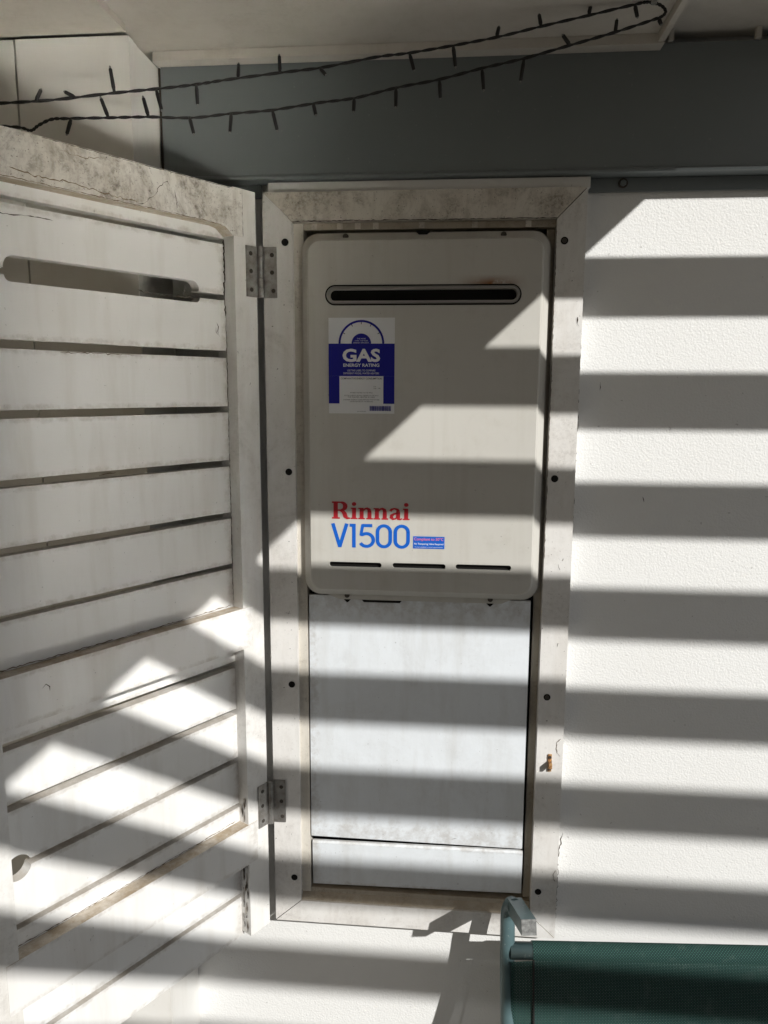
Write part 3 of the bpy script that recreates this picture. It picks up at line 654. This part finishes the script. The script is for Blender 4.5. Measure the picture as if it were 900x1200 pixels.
# joints and damage
def djag(q, wd, mat=None, off=0.0012, amp=0.001, name='crack'): jag(name, [(a, b-DZ) for a, b in q], wd, mat or M['grime'], dr, off=off, local=True, amp=amp)
djag([(0.0283, 1.8225), (0.0283, 1.758)], 0.0009, amp=0.0002)
djag([(0.0263, 1.2215), (0.0263, 1.158)], 0.0006, amp=0.0002, off=0.0003)
djag([(0.0263, 0.8685), (0.0263, 0.8015)], 0.0006, amp=0.0002, off=0.0003)
djag([(0.2, 1.772), (0.19, 1.775), (0.174, 1.787), (0.166, 1.80), (0.155, 1.809), (0.151, 1.803)], 0.0011, amp=0.0016)
djag([(0.144, 1.801), (0.142, 1.79), (0.140, 1.778)], 0.0012, amp=0.001)
djag([(0.30, 1.812), (0.27, 1.809), (0.25, 1.815)], 0.0009, M['dirt'], amp=0.0015)
djag([(0.36, 1.781), (0.33, 1.778), (0.29, 1.780), (0.24, 1.776), (0.20, 1.7745)], 0.0016, M['dirt'], amp=0.0014)
djag([(0.41, 1.772), (0.33, 1.7712), (0.2, 1.7708), (0.1, 1.7708), (0.065, 1.7695)], 0.0013, M['dirt'], amp=0.0006)
djag([(0.32, 1.8205), (0.2, 1.8205), (0.05, 1.8205)], 0.0012, amp=0.0004)
djag([(0.41, 1.7405), (0.37, 1.736), (0.33, 1.739), (0.30, 1.7385)], 0.0016, off=D_+0.0008, amp=0.0009)
djag([(0.0615, 1.640), (0.059, 1.634), (0.0605, 1.625), (0.057, 1.621)], 0.0016, off=D_+0.0008, amp=0.0012)
djag([(0.0635, 1.634), (0.064, 1.627), (0.061, 1.6235)], 0.0012, off=D_+0.0008, amp=0.0009)
djag([(0.30, 1.5895), (0.27, 1.5905), (0.2, 1.590)], 0.0016, M['chip'], D_+0.0008)
djag([(0.19, 1.6715), (0.15, 1.6695), (0.1, 1.670)], 0.0018, M['grime'], D_+0.0008)
djag([(0.26, 1.4405), (0.235, 1.4412)], 0.0018, M['chip'], D_+0.0008)
djag([(0.362, 1.1955), (0.357, 1.200), (0.352, 1.196), (0.3525, 1.1905)], 0.0018, M['grime'], 0.0011, 0.0005)
for zt, zb in ((1.2215, 1.2225), (0.8685, 0.8695)):
    djag([(0.405, zb+0.001), (0.25, zb), (0.12, zb+0.0006), (0.05, zb+0.002)], 0.0018, M['dirt'], D_+0.0008, 0.0008, 'dirt_line')
djag([(0.046, 1.755), (0.0465, 1.65)], 0.0030, M['grime'], D_+0.0009, 0.0014, 'dirt_line')
djag([(0.0455, 1.64), (0.0455, 1.23)], 0.0014, M['grime'], D_+0.0009, 0.0006, 'dirt_line')
# flaking inner edge of the hinge stile, thin shells of loose paint
for z0, z1 in ((0.678, 0.798), (0.871, 0.912)):
    n = int((z1-z0)/0.006)
    for k_ in range(n):
        za = z0 + (z1-z0)*k_/n; hh = random.uniform(0.010, 0.024); w0 = random.uniform(0.0015, 0.0042); yc_ = random.uniform(-0.016, -0.004)
        zz = [(0, 0.2), (0.25, 0.8), (0.5, 1.0), (0.75, 0.6), (1, 0.1)]; x_ = 0.0447
        L_ = [(x_+0.0002, yc_-w0*f/2+random.uniform(-.0006, .0006), za+hh*t_) for t_, f in zz]; R2 = [(x_+0.0010, yc_+w0*f/2+random.uniform(-.0006, .0006), za+hh*t_) for t_, f in zz]
        bm = bmesh.new(); bm.faces.new([bm.verts.new((a, b, min(c, z1)-DZ)) for a, b, c in L_ + R2[::-1]])
        link('paint_flake', bm_mesh(bm), M['chip'] if k_ % 3 == 0 else (M['grime'] if k_ % 3 == 1 else M['peel']), st1, True)
# two butt hinges
for zt, zb in ((1.7498, 1.6784), (0.9254, 0.8527)):
    hg = box('hinge', 0.0035, 0.0238, 0.0005, 0.0024, zb-DZ, zt-0.001-DZ, M['zinc'], dr, 0.0004, True)
    hg['label'] = 'door leaf of the ' + ('upper' if zt > 1.5 else 'lower') + ' steel hinge'
    box('frame_leaf', -0.2282, -0.2085, -0.0026, -0.0010, zb, zt, M['zinc'], hg, 0.0004)
    for q in range(5):
        za = zb + (zt-zb)*q/5; disc('knuckle', (-0.2318, -0.0070, za+0.0002), (0, 0, 1), 0.0043, (zt-zb)/5-0.0006, M['zinc'], hg, 14)
    for q in (0.14, 0.5, 0.84):
        z = zb + (zt-zb)*q
        disc('screw', (-0.2145+random.uniform(-.001, .001), -0.0026, z), (0, -1, 0), 0.0031, 0.0005, M['screw'], hg, 12)
        disc('screw', (0.0160+random.uniform(-.001, .001), 0.0024, z-DZ), (0, 1, 0), 0.0031, 0.0005, M['screw'], hg, 12, local=True)

# ------------------------------------------------------------------ string lights
CABLE = [(-0.5387, -0.2, 1.8826), (-0.5037, -0.186, 1.8883), (-0.4477, -0.1645, 1.898), (-0.3777, -0.1468, 1.9101), (-0.3258, -0.1333, 1.9184), (-0.2812, -0.1183, 1.9275), (-0.2458, -0.1067, 1.9362), (-0.1769, -0.0935, 1.9476), (-0.1243, -0.0911, 1.953), (-0.0568, -0.088, 1.9641), (-0.0136, -0.086, 1.9686), (0.0432, -0.0886, 1.9746), (0.0979, -0.0943, 1.9803), (0.1481, -0.0996, 1.9879), (0.2041, -0.1057, 1.9957), (0.2576, -0.1117, 2.0033), (0.272, -0.1134, 2.0043), (0.2857, -0.1149, 1.9999), (0.292, -0.115, 1.9931), (0.2884, -0.115, 1.9877), (0.2789, -0.114, 1.9847), (0.2348, -0.109, 1.9743), (0.1835, -0.1033, 1.964), (0.1267, -0.0972, 1.9528), (0.0778, -0.0921, 1.9455), (0.0246, -0.0866, 1.9361), (-0.0306, -0.0868, 1.9276), (-0.084, -0.0893, 1.916), (-0.1334, -0.0915, 1.9105), (-0.1887, -0.094, 1.9029), (-0.2398, -0.1043, 1.8967), (-0.2876, -0.12, 1.8877), (-0.3392, -0.1367, 1.8846), (-0.3852, -0.1482, 1.8811), (-0.4335, -0.1605, 1.8774), (-0.4511, -0.165, 1.8754), (-0.4653, -0.1703, 1.8671), (-0.4739, -0.1734, 1.8605), (-0.488, -0.179, 1.863), (-0.532, -0.1965, 1.8605)]
BULBS = [((-0.466, -0.1713, 1.8952), (-0.4588, -0.1688, 1.9095)), ((-0.4222, -0.158, 1.9025), (-0.4335, -0.161, 1.9077)), ((-0.3767, -0.1465, 1.9112), (-0.3772, -0.147, 1.9385)), ((-0.3278, -0.134, 1.9172), (-0.3211, -0.1313, 1.891)), ((-0.2812, -0.1183, 1.9265), (-0.2801, -0.1177, 1.9015)), ((-0.2316, -0.102, 1.939), (-0.232, -0.1023, 1.9601)), ((-0.1791, -0.0936, 1.9477), (-0.1798, -0.0937, 1.9699)), ((-0.1276, -0.0913, 1.952), (-0.1189, -0.0909, 1.9418)), ((-0.0136, -0.086, 1.9676), (-0.0069, -0.0857, 1.9444)), ((0.0411, -0.0884, 1.9748), (0.0448, -0.0887, 1.9487)), ((0.0947, -0.0939, 1.9805), (0.0975, -0.0943, 1.9929)), ((0.148, -0.0996, 1.9889), (0.1454, -0.0994, 2.0044)), ((0.204, -0.1057, 1.9966), (0.2072, -0.1062, 2.0123)), ((0.2567, -0.1116, 2.0024), (0.2613, -0.1121, 1.989)), ((-0.3852, -0.1482, 1.8811), (-0.3909, -0.15, 1.9034)), ((-0.4287, -0.1592, 1.8766), (-0.4376, -0.1612, 1.8594)), ((-0.3381, -0.1365, 1.8847), (-0.344, -0.1382, 1.9092)), ((-0.2906, -0.121, 1.8885), (-0.2844, -0.1187, 1.8657)), ((-0.2408, -0.1047, 1.8977), (-0.2416, -0.1047, 1.8699)), ((-0.1898, -0.094, 1.9029), (-0.1847, -0.0938, 1.8781)), ((-0.1367, -0.0917, 1.9105), (-0.1324, -0.0915, 1.8941)), ((-0.084, -0.0893, 1.916), (-0.084, -0.0893, 1.8966)), ((-0.0306, -0.0868, 1.9276), (-0.0304, -0.0868, 1.9012)), ((0.0246, -0.0866, 1.9351), (0.026, -0.0867, 1.9139)), ((0.0778, -0.0921, 1.9445), (0.0806, -0.0923, 1.9175)), ((0.1288, -0.0974, 1.9517), (0.1255, -0.097, 1.9264)), ((0.1835, -0.1033, 1.964), (0.1729, -0.1022, 1.9754)), ((0.2357, -0.1091, 1.9742), (0.2369, -0.1093, 1.9892)), ((0.2847, -0.1147, 1.9851), (0.288, -0.115, 1.9774))]
sl = thing('string_lights', 'dark cable of small fairy light bulbs strung below the soffit', 'string lights', (0, -0.2, 1.85))
cp = catmull(CABLE, 9)
bm = bmesh.new()
for ph in (0.0, math.pi):                    # two twisted cores
    tw = []
    for i, q in enumerate(cp):
        t = (cp[min(i+1, len(cp)-1)] - cp[max(i-1, 0)]).normalized(); s_ = t.cross(Vector((0, 1, 0))).normalized(); n_ = s_.cross(t)
        a = i*0.9 + ph + 0.7*math.sin(i*0.13); tw.append(q + (s_*math.cos(a) + n_*math.sin(a))*0.0009)
    add_tube(bm, tw, 0.00115, 6)
link('cable', bm_mesh(bm), M['cable'], sl, False, True)
for a, b in BULBS:
    a = Vector(a); b = Vector(b); d = b-a; b = b + Vector((0, random.uniform(-0.35, 0.35)*d.length, 0)); d = (b-a); n_ = d.normalized()
    o = tube('bulb', [a, a+d*0.12, a+d*0.2, a+d*0.86, a+d*0.9], 0.002, M['cable'], sl, 8, rs=[0.0018, 0.0020, 0.0025, 0.0022, 0.0016])
    tube('tip', [a+d*0.88, a+d*0.95, a+d*1.0], 0.0013, M['tip'], o, 8, rs=[0.0014, 0.0014, 0.0007])
disc('hook', (0.2765, -0.1215, 1.9985), (0, 0, 1), 0.0035, 0.0075, M['tip'], sl, 8)

# ------------------------------------------------------------------ garden chair in the lower right
ch = thing('garden_chair', 'garden chair with dark green mesh sling and blue-green steel tube frame', 'chair', (0.152, -0.09, 0), math.radians(4.0))
CW = 0.70
def arm(x, s):
    # square arm bar rising towards its open end, bending into the upright
    bm = bmesh.new()
    add_tube(bm, [(x+s*0.0141, -0.0561, 0.8010), (x+s*0.0100, 0.000, 0.7820), (x+s*0.0074, 0.030, 0.7720)], 0.0152, 4, square=True)
    bevel(bm, 0.0022, 3)
    o = link('arm_bar', bm_mesh(bm), M['tube'], ch, True)
    d = Vector((0.004, -0.0561, 0.0190)).normalized(); q = d.to_track_quat('Y', 'Z')
    bm = bmesh.new(); add_box(bm, -0.0106, 0.0106, 0.0, 0.0016, -0.0106, 0.0106); bevel(bm, 0.0012)
    bmesh.ops.transform(bm, matrix=Matrix.Translation((x+s*0.0141, -0.0563, 0.8011)) @ q.to_matrix().to_4x4(), verts=bm.verts)
    link('end_cap', bm_mesh(bm), M['cap'], o, True)
    up = catmull([(x+s*0.0066, 0.020, 0.7765), (x+s*0.004, 0.040, 0.7660), (x+s*0.001, 0.048, 0.7450), (x, 0.042, 0.715), (x, 0.032, 0.66), (x, 0.006, 0.58), (x, -0.055, 0.46)], 8)
    tube('upright', up, 0.0115, M['tube'], ch, 12, True)
    tube('rear_leg', catmull([(x, -0.05, 0.47), (x, 0.0, 0.30), (x, 0.07, 0.012)], 6), 0.0098, M['tube'], ch, 12, True)
    tube('front_leg', catmull([(x, -0.055, 0.46), (x, -0.25, 0.44), (x, -0.44, 0.42), (x, -0.50, 0.38), (x, -0.52, 0.012)], 8), 0.0098, M['tube'], ch, 12, True)
arm(0.0, 1); arm(CW, -1)
tube('top_bar', [(0.004, 0.035, 0.691), (CW-0.004, 0.035, 0.691)], 0.0128, M['tube'], ch, 16, True)
tube('seat_bar', [(0, -0.44, 0.425), (CW, -0.44, 0.425)], 0.0105, M['tube'], ch, 12, True)
tube('lower_bar', [(0, -0.10, 0.452), (CW, -0.10, 0.452)], 0.0105, M['tube'], ch, 12, True)
def sling(name, prof, x0f, x1f, nx=24):
    P = catmull(prof, 5); bm = bmesh.new(); uv = bm.loops.layers.uv.new('UVMap'); rows = []; L = [0.0]
    for i in range(1, len(P)): L.append(L[-1] + (P[i]-P[i-1]).length)
    for i, q in enumerate(P):
        x0 = x0f(L[i]); x1 = x1f(L[i]); row = []
        for j in range(nx+1):
            f = j/nx; x = x0 + (x1-x0)*f; sag = 0.010*math.sin(math.pi*f)*max(0, min(1, (L[i]-0.075)/0.15))
            row.append((bm.verts.new((x, q.y + sag, q.z)), (x, L[i])))
        rows.append(row)
    for a, b in zip(rows[:-1], rows[1:]):
        for j in range(nx):
            qd = (a[j], a[j+1], b[j+1], b[j]); fc_ = bm.faces.new([v for v, _ in qd])
            for lp_, (_, w_) in zip(fc_.loops, qd): lp_[uv].uv = w_
    me = bpy.data.meshes.new('m'); bm.to_mesh(me); bm.free()
    return link(name, me, M['mesh'], ch, True, True)
wrap = [(0, 0.035+0.0145*math.cos(math.radians(a)), 0.691+0.0145*math.sin(math.radians(a))) for a in (-40, 0, 40, 80, 115, 150, 180)]
sling('back_sling', wrap + [(0, 0.0188, 0.675), (0, 0.013, 0.635), (0, -0.010, 0.56), (0, -0.055, 0.49), (0, -0.092, 0.455)], lambda s: 0.0375 if s < 0.062 else 0.004, lambda s: CW-0.0375 if s < 0.062 else CW-0.004)
sling('seat_sling', [(0, -0.105, 0.466), (0, -0.2, 0.452), (0, -0.34, 0.440), (0, -0.452, 0.436)], lambda s: 0.012, lambda s: CW-0.012)
tube('hem', catmull([(0.0378, 0.0200, 0.687), (0.0378, 0.0165, 0.668), (0.0378, 0.010, 0.635), (0.0378, -0.012, 0.56), (0.0378, -0.058, 0.49)], 5), 0.0016, M['cable'], ch, 6, True)
